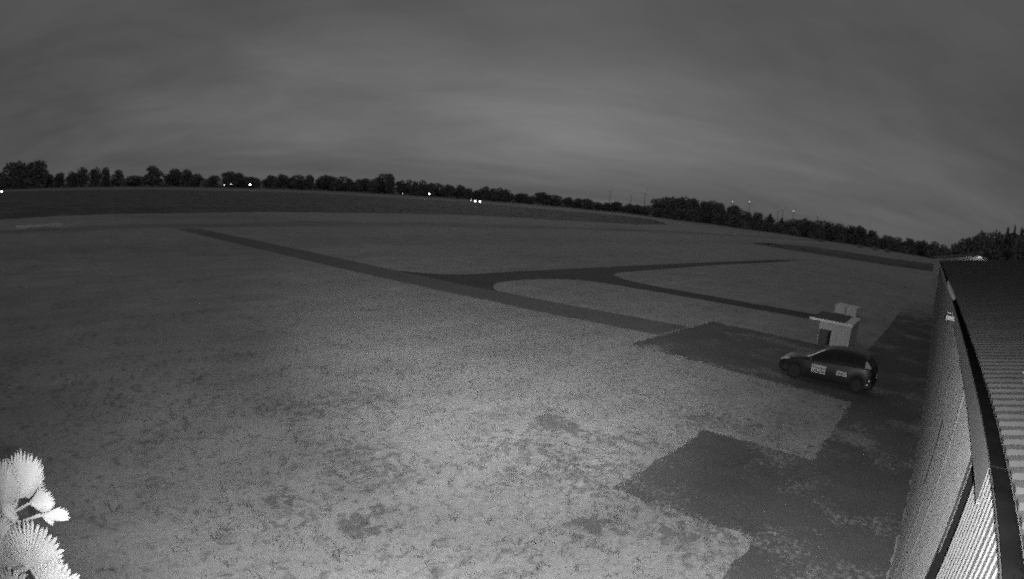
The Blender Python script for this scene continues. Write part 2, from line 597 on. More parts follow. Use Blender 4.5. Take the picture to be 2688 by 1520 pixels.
# back and gable walls, interior
W2 = (RIDGE_X - HX) * 2
box('back_wall', (W2 - 0.1, Y0 + 0.05, 0), (W2, Y1 - 0.05, zt), WALL, hangar)
for nm, yy in (('gable_wall', Y0), ('gable_wall', Y1 - 0.1)):
    bm = bmesh.new()
    pr = [(0.1, 0.0), (W2 - 0.12, 0.0), (W2 - 0.12, zt - 0.02), (W2 / 2, zt - 0.04 + SL * (W2 / 2 - 0.1)), (0.1, zt - 0.02)]
    A = [bm.verts.new((x, yy, z)) for x, z in pr]
    B = [bm.verts.new((x, yy + 0.1, z)) for x, z in pr]
    bm.faces.new(A); bm.faces.new(B[::-1])
    for i in range(5):
        j = (i + 1) % 5
        bm.faces.new((A[i], A[j], B[j], B[i]))
    bm_obj(nm, bm, WALL, hangar)
box('gap_shade_sheet', (0.13, 3.2, 0.01), (0.15, 5.2, 3.9), INNER, hangar)  # dark sheets added behind both door gaps, standing in for interior shade
box('gap_shade_sheet', (0.13, 31.5, 0.01), (0.15, 33.2, 3.9), INNER, hangar)
# door-track cover / fascia
box('fascia', (-0.078, 2.96, 3.845), (-0.075, 10.1, 4.035), FASC, hangar)
box('fascia_lip', (-0.079, 2.965, 3.838), (-0.06, 10.1, 3.844), TRIM, hangar)
box('fascia', (-0.02, 10.2, 3.80), (-0.001, Y1, 3.99), FASC, hangar)

# gutter: half-round trough with brackets
def gutter(y0, y1):
    bm = bmesh.new()
    seg = 10
    r = 0.056
    cx, cz = 0.6 - HX, 4.052
    for rr, flip in ((r, False), (r - 0.004, True)):
        ring = []
        for y in (y0, y1):
            ring.append([bm.verts.new((cx - rr * math.cos(math.pi * q / seg), y, cz - rr * math.sin(math.pi * q / seg))) for q in range(seg + 1)])
        for q in range(seg):
            f = (ring[0][q], ring[0][q + 1], ring[1][q + 1], ring[1][q])
            bm.faces.new(f[::-1] if flip else f)
    me = bpy.data.meshes.new('gutter')
    bm.to_mesh(me); bm.free()
    me.materials.append(GUTM); me.materials.append(GUTIN)
    for p in me.polygons:
        p.use_smooth = True
        p.material_index = 1 if p.index >= seg else 0
    g = link_mesh('gutter', me, None, hangar)
    box('gutter_shade_fill', (cx - 0.044, y0 + 0.01, cz - 0.03), (cx + 0.044, y1 - 0.01, cz - 0.012), GUTIN, g)
    return g


for a, b in ((Y0 - 0.05, 2.98), (2.985, 12.6), (12.61, 35.0), (35.01, Y1)):
    gutter(a, b)
yb = 1.15
while yb < 3.0:
    bm = bmesh.new()
    pts = [(-0.02 - 0.061 * math.cos(math.pi * q / 8), yb, 4.052 - 0.061 * math.sin(math.pi * q / 8)) for q in range(9)]
    for p, q in zip(pts, pts[1:]):
        vs = [bm.verts.new((p[0], yb - 0.015, p[2])), bm.verts.new((q[0], yb - 0.015, q[2])), bm.verts.new((q[0], yb + 0.015, q[2])), bm.verts.new((p[0], yb + 0.015, p[2]))]
        bm.faces.new(vs)
    bm_obj('gutter_bracket', bm, GUTM, hangar)
    yb += 0.57
# pale domed strip lying over part of the gutter
bm = bmesh.new()
rows_ = []
for i in range(13):
    t = i / 12
    y = 12.7 + 7.6 * t
    wd = 0.012 + 0.062 * math.sin(math.pi * min(1, t * 0.9 + 0.12))
    rows_.append([bm.verts.new((-0.02 + wd * s, y, 4.062 + 0.05 * (1 - s * s) + 0.005 * math.sin(9 * t))) for s in (-1, -0.5, 0, 0.5, 1)])
for a, b in zip(rows_, rows_[1:]):
    for q in range(4):
        bm.faces.new((a[q], a[q + 1], b[q + 1], b[q]))
bm_obj('pale_gutter_strip', bm, mat('pale_strip', 0.62, 0.6, 0.1, 3), hangar, smooth=True)

# roof of trapezoidal sheets
roof_prof = rib_profile(6, 0.178, 0.072, 0.030, 0.021)
kk = len(roof_prof)
LX = RIDGE_X - 0.645
roof_me = bpy.data.meshes.new('roof_sheet')
rv = []
for xx in (0.0, LX):
    rv += [(xx, y, xx * SL + o) for y, o in roof_prof]
    # end lip below so the scalloped edge has thickness
rv += [(0.0, y, o - 0.012) for y, o in roof_prof]
rf = [(i, i + 1, kk + i + 1, kk + i) for i in range(kk - 1)] + [(2 * kk + i, 2 * kk + i + 1, i + 1, i) for i in range(kk - 1)]
roof_me.from_pydata(rv, [], rf)
roof_me.materials.append(ROOFM)
roof = box('roof', (0.1, Y0 + 0.12, zt - 0.10), (0.30, Y1 - 0.12, zt - 0.02), INNER, hangar)   # eave purlin carrying the sheets
RW = 6 * 0.178
ny = int((Y1 - Y0 + 0.3) / RW)
for i in range(ny):
    o = link_mesh('roof_sheet', roof_me, None, roof, (0.645 - HX, Y0 - 0.15 + i * RW, 4.072 + random.uniform(0, 0.004)))
    o.location.x += random.uniform(-0.006, 0.006)
    o2 = link_mesh('roof_sheet', roof_me, None, roof, (2 * RIDGE_X - 0.645 - HX, Y0 - 0.15 + (i + 1) * RW, 4.072))
    o2.rotation_euler = (0, 0, math.pi)
box('ridge_cap', (RIDGE_X - HX - 0.15, Y0 - 0.15, 4.10 + LX * SL), (RIDGE_X - HX + 0.15, Y0 - 0.15 + ny * RW, 4.13 + LX * SL), ROOFM, roof)
# bird droppings on the roof
bm = bmesh.new()
for (x, y) in ((1.02, 5.15), (1.0, 4.85), (1.0, 4.45), (0.98, 4.25), (0.99, 3.98), (1.0, 3.72), (0.93, 4.0), (1.04, 3.7), (1.02, 3.35), (1.06, 3.42), (0.99, 2.9), (1.01, 2.6), (1.05, 5.9)):
    for q in range(random.randint(1, 3)):
        px, py = x + random.uniform(-0.03, 0.03), y + random.uniform(-0.03, 0.03)
        ys = (py - (Y0 - 0.15)) % 0.178
        hgt = 0.023 if 0.08 < ys < 0.16 else 0.004
        mt = Matrix.Translation((px - HX, py, 4.076 + (px - 0.645) * SL + hgt)) @ Matrix.Diagonal((random.uniform(0.006, 0.014), random.uniform(0.006, 0.016), 0.004, 1))
        bmesh.ops.create_icosphere(bm, subdivisions=1, radius=1, matrix=mt)
o = bm_obj('bird_droppings', bm, mat('chalk_white', 0.85, 0.8), hangar)
tag(o, kind='stuff')

# small floodlight under the eave
fl = empty('floodlight', (0.56, 11.9, 3.80))
tag(fl, 'small pale unlit floodlight fixed under the hangar eave', 'floodlight')
box('housing', (-0.13, -0.05, -0.045), (0.10, 0.06, 0.035), mat('pale_housing', 0.45, 0.5), fl, bevel=0.012)
box('bracket', (0.085, 0.061, -0.01), (0.12, 0.30, 0.015), FASC, fl)
box('visor', (-0.10, 0.42, 0.03), (0.09, 0.52, 0.055), MATS['pale_housing'], fl, bevel=0.005)
box('bracket', (0.0, 0.10, 0.036), (0.03, 0.50, 0.05), FASC, fl)

# ------------------------------------------------------------------ second hangar gable beyond, with its lamp
far = empty('gable_hangar', (5.25, 66.0, 0))
tag(far, 'far gabled hangar with lit wall showing just above the roof edge', 'hangar')


def gable(parent, hw, yd, ze, zr, m, mr, over=0.25, th=0.12):
    bm = bmesh.new()
    pr = [(-hw, 0), (hw, 0), (hw, ze), (0, zr), (-hw, ze)]
    A = [bm.verts.new((x, 0, z)) for x, z in pr]; B = [bm.verts.new((x, yd, z)) for x, z in pr]
    bm.faces.new(A); bm.faces.new(B[::-1])
    for i in range(5):
        j = (i + 1) % 5
        if i in (2, 3): continue
        bm.faces.new((A[i], A[j], B[j], B[i]))
    w = bm_obj('wall', bm, m, parent)
    sl = (zr - ze) / hw
    bm = bmesh.new()
    for s in (-1, 1):
        x0, x1 = 0.0, s * (hw + over)
        z0, z1 = zr + 0.02, zr + 0.02 - sl * (hw + over)
        V = [bm.verts.new(v) for v in [(x0, -over, z0), (x1, -over, z1), (x1, yd + over, z1), (x0, yd + over, z0), (x0, -over, z0 + th), (x1, -over, z1 + th), (x1, yd + over, z1 + th), (x0, yd + over, z0 + th)]]
        for f in ((0, 1, 2, 3), (4, 7, 6, 5), (0, 4, 5, 1), (1, 5, 6, 2), (2, 6, 7, 3), (3, 7, 4, 0)):
            bm.faces.new([V[i] for i in f])
    r = bm_obj('roof', bm, mr, parent)
    return w, r


gable(far, 5.2, 16.0, 4.15, 5.18, mat('gable_wall_paint', 0.5, 0.8, 0.25, 0.8), mat('dark_roof', 0.05, 0.8, 0.2, 1.0), over=0.2, th=0.05)
lamp_on = emit_mat('lamp_glow', 1.3)
bm = bmesh.new()
add_box(bm, (-0.20, -1.30, 5.06), (0.22, -1.16, 5.12))
lampo = bm_obj('lamp', bm, lamp_on, far, bevel=0.01)
pl = bpy.data.lights.new('gable_lamp_light', 'POINT')
pl.energy = 16
pl.shadow_soft_size = 0.1
plo = bpy.data.objects.new('gable_lamp_light', pl)
col.objects.link(plo)
plo.location = (5.25, 64.75, 4.95)
box('lamp_arm', (-0.03, -1.16, 5.08), (0.03, -0.01, 5.12), MATS['dark_roof'], far)

# ------------------------------------------------------------------ low hut behind the car
hut = empty('hut', (-4.42, 26.78, 0))
tag(hut, 'low pale hut with flat dark roof and dark door behind the car', 'hut')
HW = mat('hut_boards', 0.55, 0.8, 0.12, 3, 4, stretch=(6, 6, 0.4))
HDR = mat('hut_door', 0.10, 0.7, 0.15, 3)
HD = mat('hut_roof_felt', 0.07, 0.9, 0.2, 2)
HT = mat('hut_trim', 0.86, 0.7, 0.06, 2)
hx0, hx1, hd = -0.55, 1.0, 2.75
nb = 10
bw_ = (hx1 - hx0) / nb
for i in range(nb):
    x = hx0 + i * bw_
    zz0 = 0.70 if i <= 3 else 0.02
    box('wall_board', (x + 0.003, random.uniform(0, 0.006), zz0), (x + bw_ - 0.003, 0.03, 1.04 + 0.045 * (1 - i / nb)), HW, hut)
box('side_wall', (hx1 - 0.03, 0.032, 0.02), (hx1, hd, 1.0), HW, hut)
box('side_wall', (hx0, 0.032, 0.02), (hx0 + 0.05, hd, 1.0), HW, hut)
box('back_wall', (hx0 + 0.032, hd - 0.03, 0.02), (hx1 - 0.032, hd, 1.0), HW, hut)
dr = box('door', (-0.52, -0.03, 0.03), (-0.07, 0.0, 0.69), mat('hut_door', 0.16, 0.7, 0.15, 3), hut, rot=Matrix.Rotation(R(-7), 4, 'Z'))
box('handle', (-0.14, -0.08, 0.33), (-0.11, -0.05, 0.40), BLACK, dr)
box('doorway_shade_panel', (-0.50, 0.05, 0.02), (0.09, 0.07, 0.74), BLACK, hut)  # black panel stands in for the shade inside the open doorway
rt = box('roof', (-1.03, -0.04, 1.075), (hx1 - 0.37, hd + 0.05, 1.12), HD, hut)
box('roof_trim', (-1.06, -0.10, 1.05), (hx1 + 0.06, -0.041, 1.15), HT, rt)
box('pale_roof_sheet', (hx1 - 0.369, -0.04, 1.07), (hx1 + 0.06, hd + 0.05, 1.135), mat('pale_roof_sheet', 0.78, 0.7, 0.1, 2), hut)

# two low pale boxes beyond the hut
for i, lab in enumerate(('left one of two pale low boxes side by side beyond the hut', 'right one of two pale low boxes side by side beyond the hut')):
    b = empty('storage_box', (-5.88 + i * 0.79, 38.3 - 0.12 * i, 0), R(-3))
    tag(b, lab, 'box', 'pale storage boxes beyond the hut')
    pb = mat('pale_box_plastic', 0.78, 0.6, 0.12, 4)
    box('body', (-0.36, 0.0, 0.02), (0.36, 1.45, 0.50), pb, b, bevel=0.015)
    box('lid', (-0.365, -0.02, 0.502), (0.365, 1.48, 0.56), mat('pale_box_lid', 0.82, 0.6, 0.1, 3), b, bevel=0.015)
    for xx in (-0.17, 0.17):
        box('rib', (xx - 0.02, -0.018, 0.06), (xx + 0.02, -0.001, 0.45), pb, b)

# ------------------------------------------------------------------ car
PAINT = mat('dark_car_paint', 0.009, 0.45, coat=0.12)
GLASS = mat('car_glass', 0.008, 0.08, spec=0.6)
PLAST = mat('dark_bumper_plastic', 0.02, 0.6)
TYRE = mat('tyre_rubber', 0.012, 0.85)
RIM = mat('wheel_rim', 0.010, 0.6)
CHROME = mat('lamp_glass', 0.62, 0.25)
RED = mat('tail_lamp', 0.36, 0.3)  # pale tone stands in for lamp light thrown straight back
PLATE = mat('plate_white', 0.6, 0.5)


def hermite(xs, ys):
    xs = np.array(xs, float); ys = np.array(ys, float)
    o = np.argsort(xs); xs, ys = xs[o], ys[o]
    d = np.diff(ys) / np.diff(xs)
    m = np.r_[d[0], [0 if a * b <= 0 else 2 * a * b / (a + b) for a, b in zip(d, d[1:])], d[-1]]

    def f(x):
        i = int(np.clip(np.searchsorted(xs, x) - 1, 0, len(xs) - 2))
        h = xs[i + 1] - xs[i]; t = (min(max(x, xs[0]), xs[-1]) - xs[i]) / h
        return ((1 + 2 * t) * (1 - t) ** 2 * ys[i] + t * (1 - t) ** 2 * h * m[i] + t * t * (3 - 2 * t) * ys[i + 1] + t * t * (t - 1) * h * m[i + 1])
    return f


ztop = hermite([2.14, 2.08, 1.85, 1.5, 1.0, 0.6, 0.2, -0.2, -0.7, -1.2, -1.5, -1.75, -1.93, -2.0, -2.06], [0.52, 0.66, 0.76, 0.84, 0.93, 1.13, 1.34, 1.42, 1.44, 1.405, 1.35, 1.2, 1.0, 0.86, 0.55])
zbelt = hermite([2.14, 2.08, 1.85, 1.5, 1.0, 0.3, -0.6, -1.4, -1.8, -2.0, -2.06], [0.50, 0.60, 0.69, 0.77, 0.84, 0.87, 0.91, 0.96, 0.96, 0.83, 0.52])
hwid = hermite([2.14, 2.05, 1.85, 1.4, 0.6, -0.8, -1.5, -1.9, -2.0, -2.06], [0.52, 0.66, 0.78, 0.84, 0.85, 0.85, 0.835, 0.76, 0.70, 0.60])
rwid = hermite([2.14, 1.9, 1.0, 0.6, 0.2, -0.7, -1.4, -1.75, -1.95, -2.06], [0.46, 0.66, 0.70, 0.63, 0.575, 0.575, 0.55, 0.58, 0.62, 0.55])
AX = 1.38


def sill(x):
    z = 0.19 if abs(x) < 1.9 else 0.19 + (abs(x) - 1.9) * 0.55
    for a in (AX, -AX):
        if abs(x - a) < 0.38:
            z = max(z, 0.30 + math.sqrt(0.38 ** 2 - (x - a) ** 2) * 0.92)
    return z


def section(x):
    h, r, zt_, zb = hwid(x), rwid(x), ztop(x), zbelt(x)
    zs = sill(x)
    z1 = max(0.34, zs + 0.015); z2 = max(0.60, z1 + 0.015)
    z2 = min(z2, zb - 0.02); z1 = min(z1, z2 - 0.005)
    cab = max(0.0, zt_ - zb)
    return [(h * 0.955, zs), (h * 0.995, z1), (h, z2), (h * 0.985, zb - 0.005), (h * 0.96 if cab > 0.15 else h * 0.93, zb + min(0.03, cab * 0.3)),
            (r + 0.035, zt_ - min(0.085, cab * 0.4)), (r - 0.03, zt_ - min(0.035, cab * 0.2)), (r * 0.5, zt_ - 0.008), (0.0, zt_)]


def surf(x, j):
    s = section(x)
    i = int(min(max(j, 0), 7.999)); t = j - i
    return (s[i][0] * (1 - t) + s[i + 1][0] * t, s[i][1] * (1 - t) + s[i + 1][1] * t)


car = empty('parked_car', (-3.08, 20.22, 0.004), R(178.8))
car.scale = (0.835, 0.87, 0.885)
tag(car, 'dark five-door hatchback with white door signs parked on the apron', 'car')
xs = sorted(set([2.14, 2.11, 2.05, 1.95, 1.85, 1.75] + [AX + 0.38 * c for c in (-1.001, -0.98, -0.9, -0.75, -0.5, -0.25, 0, 0.25, 0.5, 0.75, 0.9, 0.98, 1.001)] + [-AX + 0.38 * c for c in (-1.001, -0.98, -0.9, -0.75, -0.5, -0.25, 0, 0.25, 0.5, 0.75, 0.9, 0.98, 1.001)] + [0.8, 0.65, 0.5, 0.35, 0.2, 0.05, -0.2, -0.45, -0.7, -1.75, -1.84, -1.92, -1.98, -2.03, -2.06]), reverse=True)
V, F = [], []
ring = []
for x in xs:
    s = section(x)
    pts = [(x, y, z) for y, z in s] + [(x, -y, z) for y, z in s[-2::-1]]
    ring.append(range(len(V), len(V) + len(pts)))
    V += pts
m_ = len(ring[0])
for a, b in zip(ring, ring[1:]):
    for i in range(m_ - 1):
        F.append((a[i], b[i], b[i + 1], a[i + 1]))
F.append(tuple(ring[0])); F.append(tuple(ring[-1])[::-1])
body = mesh_from('body', V, F, PAINT, car, smooth=True)
mod = body.modifiers.new('edge', 'EDGE_SPLIT'); mod.split_angle = R(38)
bm = bmesh.new()
add_box(bm, (-1.9, -0.60, 0.22), (1.95, 0.60, 0.52))
bm_obj('underbody', bm, BLACK, car)


def patch(name, x0, x1, j0, j1, side, m, parent, off=0.006, nx=8, nj=4, shear=None):
    V, F = [], []
    for a in range(nx + 1):
        for b in range(nj + 1):
            t = b / nj
            xx0, xx1 = (x0, x1) if shear is None else (x0 + shear[0] * t, x1 + shear[1] * t)
            x = xx0 + (xx1 - xx0) * a / nx
            j = j0 + (j1 - j0) * t
            y, z = surf(x, j)
            y2, z2 = surf(x, j + 0.02)
            n = Vector((z2 - z, -(y2 - y))); n = n.normalized() if n.length > 1e-6 else Vector((1, 0))
            V.append((x, side * (y + n.x * off), z + n.y * off))
    w = nj + 1
    for a in range(nx):
        for b in range(nj):
            F.append((a * w + b, (a + 1) * w + b, (a + 1) * w + b + 1, a * w + b + 1))
    return mesh_from(name, V, F, m, parent, smooth=True)


for s in (1, -1):
    patch('side_window', 0.72, -0.20, 4.25, 4.93, s, GLASS, car, shear=(-0.52, 0.0))
    patch('side_window', -0.28, -1.12, 4.25, 4.93, s, GLASS, car, shear=(0.0, 0.06))
    patch('quarter_window', -1.16, -1.52, 4.35, 4.9, s, GLASS, car, nx=3, shear=(0.04, 0.22))
    hl = patch('headlight', 2.06, 1.72, 3.25, 4.7, s, CHROME, car, nx=3, off=0.008, shear=(-0.03, -0.1))
    patch('tail_light', -1.60, -1.86, 4.05, 5.2, s, RED, car, nx=3, off=0.010, shear=(0.02, 0.06))
    hn = patch('door_handle', -0.02, -0.18, 3.25, 3.45, s, PLAST, car, nx=2, nj=1, off=0.022)
    patch('door_handle', -0.86, -1.02, 3.25, 3.45, s, PLAST, car, nx=2, nj=1, off=0.022)
    patch('rub_strip', 0.90, -0.90, 2.0, 2.16, s, PLAST, car, nx=6, nj=1, off=0.012)
    bm = bmesh.new()
    add_box(bm, (0.66, s * 0.86 if s > 0 else -1.02, 0.90), (0.80, s * 1.02 if s > 0 else -0.86, 1.03))
    bm_obj('mirror', bm, PLAST, car, bevel=0.02)
    for ax in (AX, -AX):
        wheel = empty('wheel', (ax, s * 0.735, 0.305))
        wheel.parent = car
        bm = bmesh.new()
        prof_ = [(0.20, -0.085), (0.285, -0.095), (0.303, -0.06), (0.305, 0.0), (0.303, 0.06), (0.285, 0.095), (0.20, 0.085)]
        seg = 22
        rg = [[bm.verts.new((r * math.cos(2 * math.pi * q / seg), w, r * math.sin(2 * math.pi * q / seg))) for r, w in prof_] for q in range(seg)]
        for q in range(seg):
            for i in range(len(prof_) - 1):
                bm.faces.new((rg[q][i], rg[q][i + 1], rg[(q + 1) % seg][i + 1], rg[(q + 1) % seg][i]))
        bm_obj('tyre', bm, TYRE, wheel, smooth=True)
        bm = bmesh.new()
        bmesh.ops.create_cone(bm, cap_ends=True, segments=20, radius1=0.205, radius2=0.205, depth=0.02, matrix=Matrix.Translation((0, s * 0.03, 0)) @ Matrix.Rotation(math.pi / 2, 4, 'X'))
        for q in range(5):
            add_box(bm, (-0.028, s * 0.045 - 0.012, 0.0), (0.028, s * 0.045 + 0.012, 0.0), None) if False else None
            mt = Matrix.Rotation(2 * math.pi * q / 5, 4, 'Y') @ Matrix.Translation((0, s * 0.055, 0.10)) @ Matrix.Diagonal((0.055, 0.03, 0.19, 1))
            bmesh.ops.create_cube(bm, size=1, matrix=mt)
        bm_obj('rim', bm, RIM, wheel)
        wz = bmesh.new()
        bmesh.ops.create_cone(wz, cap_ends=True, segments=18, radius1=0.35, radius2=0.35, depth=0.22, matrix=Matrix.Translation((0, -s * 0.13, 0)) @ Matrix.Rotation(math.pi / 2, 4, 'X'))
        bm_obj('wheel_well', wz, BLACK, wheel)


def top_patch(name, x0, x1, m, y0=1.0, off=0.008, nx=6, jlo=5.15):
    V, F = [], []
    cols_ = 12
    for a in range(nx + 1):
        x = x0 + (x1 - x0) * a / nx
        for b in range(cols_ + 1):
            t = b / cols_ * 2 - 1
            j = 8 - (8 - jlo) * abs(t)
            y, z = surf(x, j)
            V.append((x + off * (1 if x0 > 0 else -1), math.copysign(y, t) if t else 0, z + off))
    w = cols_ + 1
    for a in range(nx):
        for b in range(cols_):
            F.append((a * w + b, a * w + b + 1, (a + 1) * w + b + 1, (a + 1) * w + b))
    return mesh_from(name, V, F, m, car, smooth=True)


top_patch('windscreen', 0.93, 0.26, GLASS)
top_patch('rear_window', -1.56, -1.90, GLASS)
# bumpers, plates, reflectors
patchF = []
for nm, x0, x1 in (('front_bumper', 2.135, 1.70), ('rear_bumper', -2.055, -1.70)):
    bm = bmesh.new()
    n = 10
    rg = []
    for side in (1, -1):
        pass
    path = [(x1 + (x0 - x1) * math.sin(math.pi / 2 * min(1, 1.25 * t)), 1 - max(0, (t - 0.8) / 0.2)) for t in np.linspace(0, 1, 8)]
    pl_ = [(px, hwid(px) * w + 0.012) for px, w in path]
    full = pl_ + [(px, -py) for px, py in pl_[::-1]]
    cx0 = math.copysign(0.02, x0)
    lo = [bm.verts.new((px + cx0 * (1 if i not in (0, len(full) - 1) else 0), py, 0.30)) for i, (px, py) in enumerate(full)]
    hi = [bm.verts.new((px + cx0 * (1 if i not in (0, len(full) - 1) else 0), py, 0.50)) for i, (px, py) in enumerate(full)]
    for i in range(len(full) - 1):
        bm.faces.new((lo[i], lo[i + 1], hi[i + 1], hi[i]))
    bm_obj(nm, bm, PLAST, car)
box('number_plate', (2.165, -0.26, 0.36), (2.175, 0.26, 0.47), PLATE, car)
box('number_plate', (-2.095, -0.26, 0.62), (-2.083, 0.26, 0.73), PLATE, car)
box('reflector', (-1.93, 0.775, 0.555), (-1.85, 0.80, 0.60), mat('reflector_glass', 0.85, 0.2), car)
box('reflector', (-1.86, 0.80, 0.40), (-1.79, 0.835, 0.435), MATS['reflector_glass'], car)
patch('bonnet_patch', 1.66, 1.48, 5.0, 5.5, 1, PAINT, car, nx=2, nj=1, off=0.004)  # small raised patch in the plain body paint
# the two white door signs (lettering too small to read in the photograph)
SIGN = mat('sign_white', 0.50, 0.6)
INK = mat('sign_ink', 0.06, 0.6)


def door_sign(x0, x1, z0, z1, rows):
    y = 0.858
    s = box('door_sign', (x0, y, z0), (x1, y + 0.006, z1), SIGN, car)
    bm = bmesh.new()
    rr = random.Random(5 if len(rows) > 1 else 8)
    for (za, zb) in rows:
        x = x1 - 0.04
        while x > x0 + 0.05:
            w = rr.uniform(0.018, 0.036)
            h = rr.choice((0.62, 0.62, 1.0))
            add_box(bm, (x - w, y + 0.006, za), (x, y + 0.008, za + (zb - za) * h))
            x -= w + rr.uniform(0.006, 0.016)
    tag(bm_obj('lettering', bm, INK, s), kind='stuff')


door_sign(0.02, 0.64, 0.455, 0.755, [(0.62, 0.71), (0.49, 0.58)])
door_sign(-0.89, -0.46, 0.545, 0.715, [(0.585, 0.675)])

# ------------------------------------------------------------------ low white barrier far left
bar = empty('low_barrier', (-64.6, -0.9, 0), R(90))
tag(bar, 'low white board barrier lying on the meadow at the left edge', 'barrier')
WB = mat('weathered_white_board', 0.88, 0.7, 0.08, 1.2)
for a, b, z0, z1, d in ((0.0, 1.15, 0.06, 0.20, 0), (0.05, 1.1, 0.27, 0.37, 0.02), (1.2, 4.2, 0.16, 0.24, 0.0), (1.3, 4.0, 0.30, 0.35, 0.02), (4.25, 5.6, 0.20, 0.30, 0.0), (4.2, 5.4, 0.36, 0.44, 0.02), (4.3, 5.5, 0.04, 0.13, 0.0)):
    box('board', (a, -0.01 + d - (z0 + z1) * 0.35 + 0.2, z0), (b, 0.01 + d - (z0 + z1) * 0.35 + 0.2, z1 + 0.16), WB, bar, rot=Matrix.Rotation(R(-62), 4, 'X'))
for xx in (0.1, 1.17, 2.6, 4.22, 5.5):
    box('post', (xx - 0.03, -0.16, 0), (xx + 0.03, -0.10, 0.40), WB, bar)
box('brace', (5.6, -0.02, 0.17), (6.1, 0.02, 0.24), WB, bar, rot=Matrix.Rotation(R(32), 4, 'Y'))

# ------------------------------------------------------------------ trees
LEAF = mat('tree_foliage', 0.32, 0.9, 0.35, 0.25, 3, spec=0.05)
BARK = mat('tree_bark', 0.06, 0.9, 0.2, 2)


def crown_mesh(name, seed, kind):
    r = np.random.default_rng(seed)
    pts = []
    if kind == 'conifer':
        n = 900
        z = r.uniform(0.06, 1.0, n) ** 0.9
        rad = (1 - z) * 0.42 + 0.02
        a = r.uniform(0, 2 * np.pi, n); q = np.sqrt(r.uniform(0.2, 1, n))
        P = np.stack([np.cos(a) * rad * q, np.sin(a) * rad * q, z - 0.04 * q], 1)
    else:
        lob = []
        nl = {'round': 11, 'tall': 10, 'broad': 14}[kind]
        for i in range(nl):
            a = r.uniform(0, 2 * np.pi); zc = r.uniform(0.24, 0.80)
            wmax = {'round': 0.30, 'tall': 0.24, 'broad': 0.33}[kind] * math.sqrt(max(0.05, 1 - ((zc - 0.52) / 0.45) ** 2))
            rr = r.uniform(0.3, 1.0) * wmax
            lob.append((math.cos(a) * rr, math.sin(a) * rr, zc, r.uniform(0.13, 0.21)))
        lob.append((0, 0, 0.80, 0.19)); lob.append((0, 0, 0.5, 0.27)); lob.append((0.05, 0, 0.3, 0.26)); lob.append((-0.12, 0.05, 0.22, 0.2)); lob.append((0.13, -0.08, 0.24, 0.2))
        per = 2100 // len(lob)
        L = []
        for (x, y, z, rad) in lob:
            d = r.normal(size=(per, 3)); d /= np.linalg.norm(d, axis=1)[:, None]
            q = r.uniform(0.25, 1.05, per) ** 0.5
            L.append(np.array([x, y, z]) + d * (rad * q)[:, None] * np.array([1, 1, 0.95]))
        P = np.concatenate(L)
        P[:, 2] = np.clip(P[:, 2], 0.08, 1.0)
        P[:, 2] *= 1.0 / P[:, 2].max()
        P[:, :2] *= 0.5 / np.percentile(np.abs(P[:, :2]), 99)
    n = len(P)
    s = r.uniform(0.024, 0.058, n)
    A = r.normal(size=(n, 3)); A /= np.linalg.norm(A, axis=1)[:, None]
    B = np.cross(A, r.normal(size=(n, 3))); B /= np.linalg.norm(B, axis=1)[:, None]
    A *= s[:, None]; B *= (s * r.uniform(0.5, 1.0, n))[:, None]
    V = np.stack([P - A - B * 0.6, P + A * 0.3 - B, P + A + B * 0.6, P - A * 0.4 + B], 1).reshape(-1, 3)
    me = bpy.data.meshes.new(name)
    me.from_pydata([tuple(v) for v in V.tolist()], [], [(4 * i, 4 * i + 1, 4 * i + 2, 4 * i + 3) for i in range(n)])
    me.materials.append(LEAF)
    return me


def trunk_mesh(name, seed):
    r = random.Random(seed)
    bm = bmesh.new()
    add_tube(bm, [(0, 0, -0.02), (0.005, 0, 0.12), (r.uniform(-.02, .02), r.uniform(-.02, .02), 0.35), (r.uniform(-.03, .03), 0, 0.75)], [0.036, 0.026, 0.02, 0.006], 7)
    for q in range(5):
        a = q * 2.4 + r.random()
        z = 0.22 + 0.09 * q
        add_tube(bm, [(0, 0, z), (0.12 * math.cos(a), 0.12 * math.sin(a), z + 0.10), (0.24 * math.cos(a), 0.24 * math.sin(a), z + 0.2)], [0.013, 0.009, 0.003], 5, cap=False)
    me = bpy.data.meshes.new(name)
    bm.to_mesh(me); bm.free()
    me.materials.append(BARK)
    return me


CR = {k: [crown_mesh('crown', 20 + i + 7 * j, k) for i in range(n)] for j, (k, n) in enumerate((('round', 4), ('tall', 3), ('broad', 3), ('conifer', 2)))}
TR = [trunk_mesh('trunk', 5 + i) for i in range(4)]


def tree(x, y, h, w, kind, label, group):
    t = empty('tree' if kind != 'conifer' else 'conifer_tree', (x, y, 0), random.uniform(0, 6.28))
    tag(t, label, 'tree', group)
    c = link_mesh('crown', random.choice(CR[kind]), None, t)
    c.scale = (w, w, h)
    k = link_mesh('trunk', random.choice(TR), None, t)
    k.scale = (h * 0.8, h * 0.8, h)
    return t


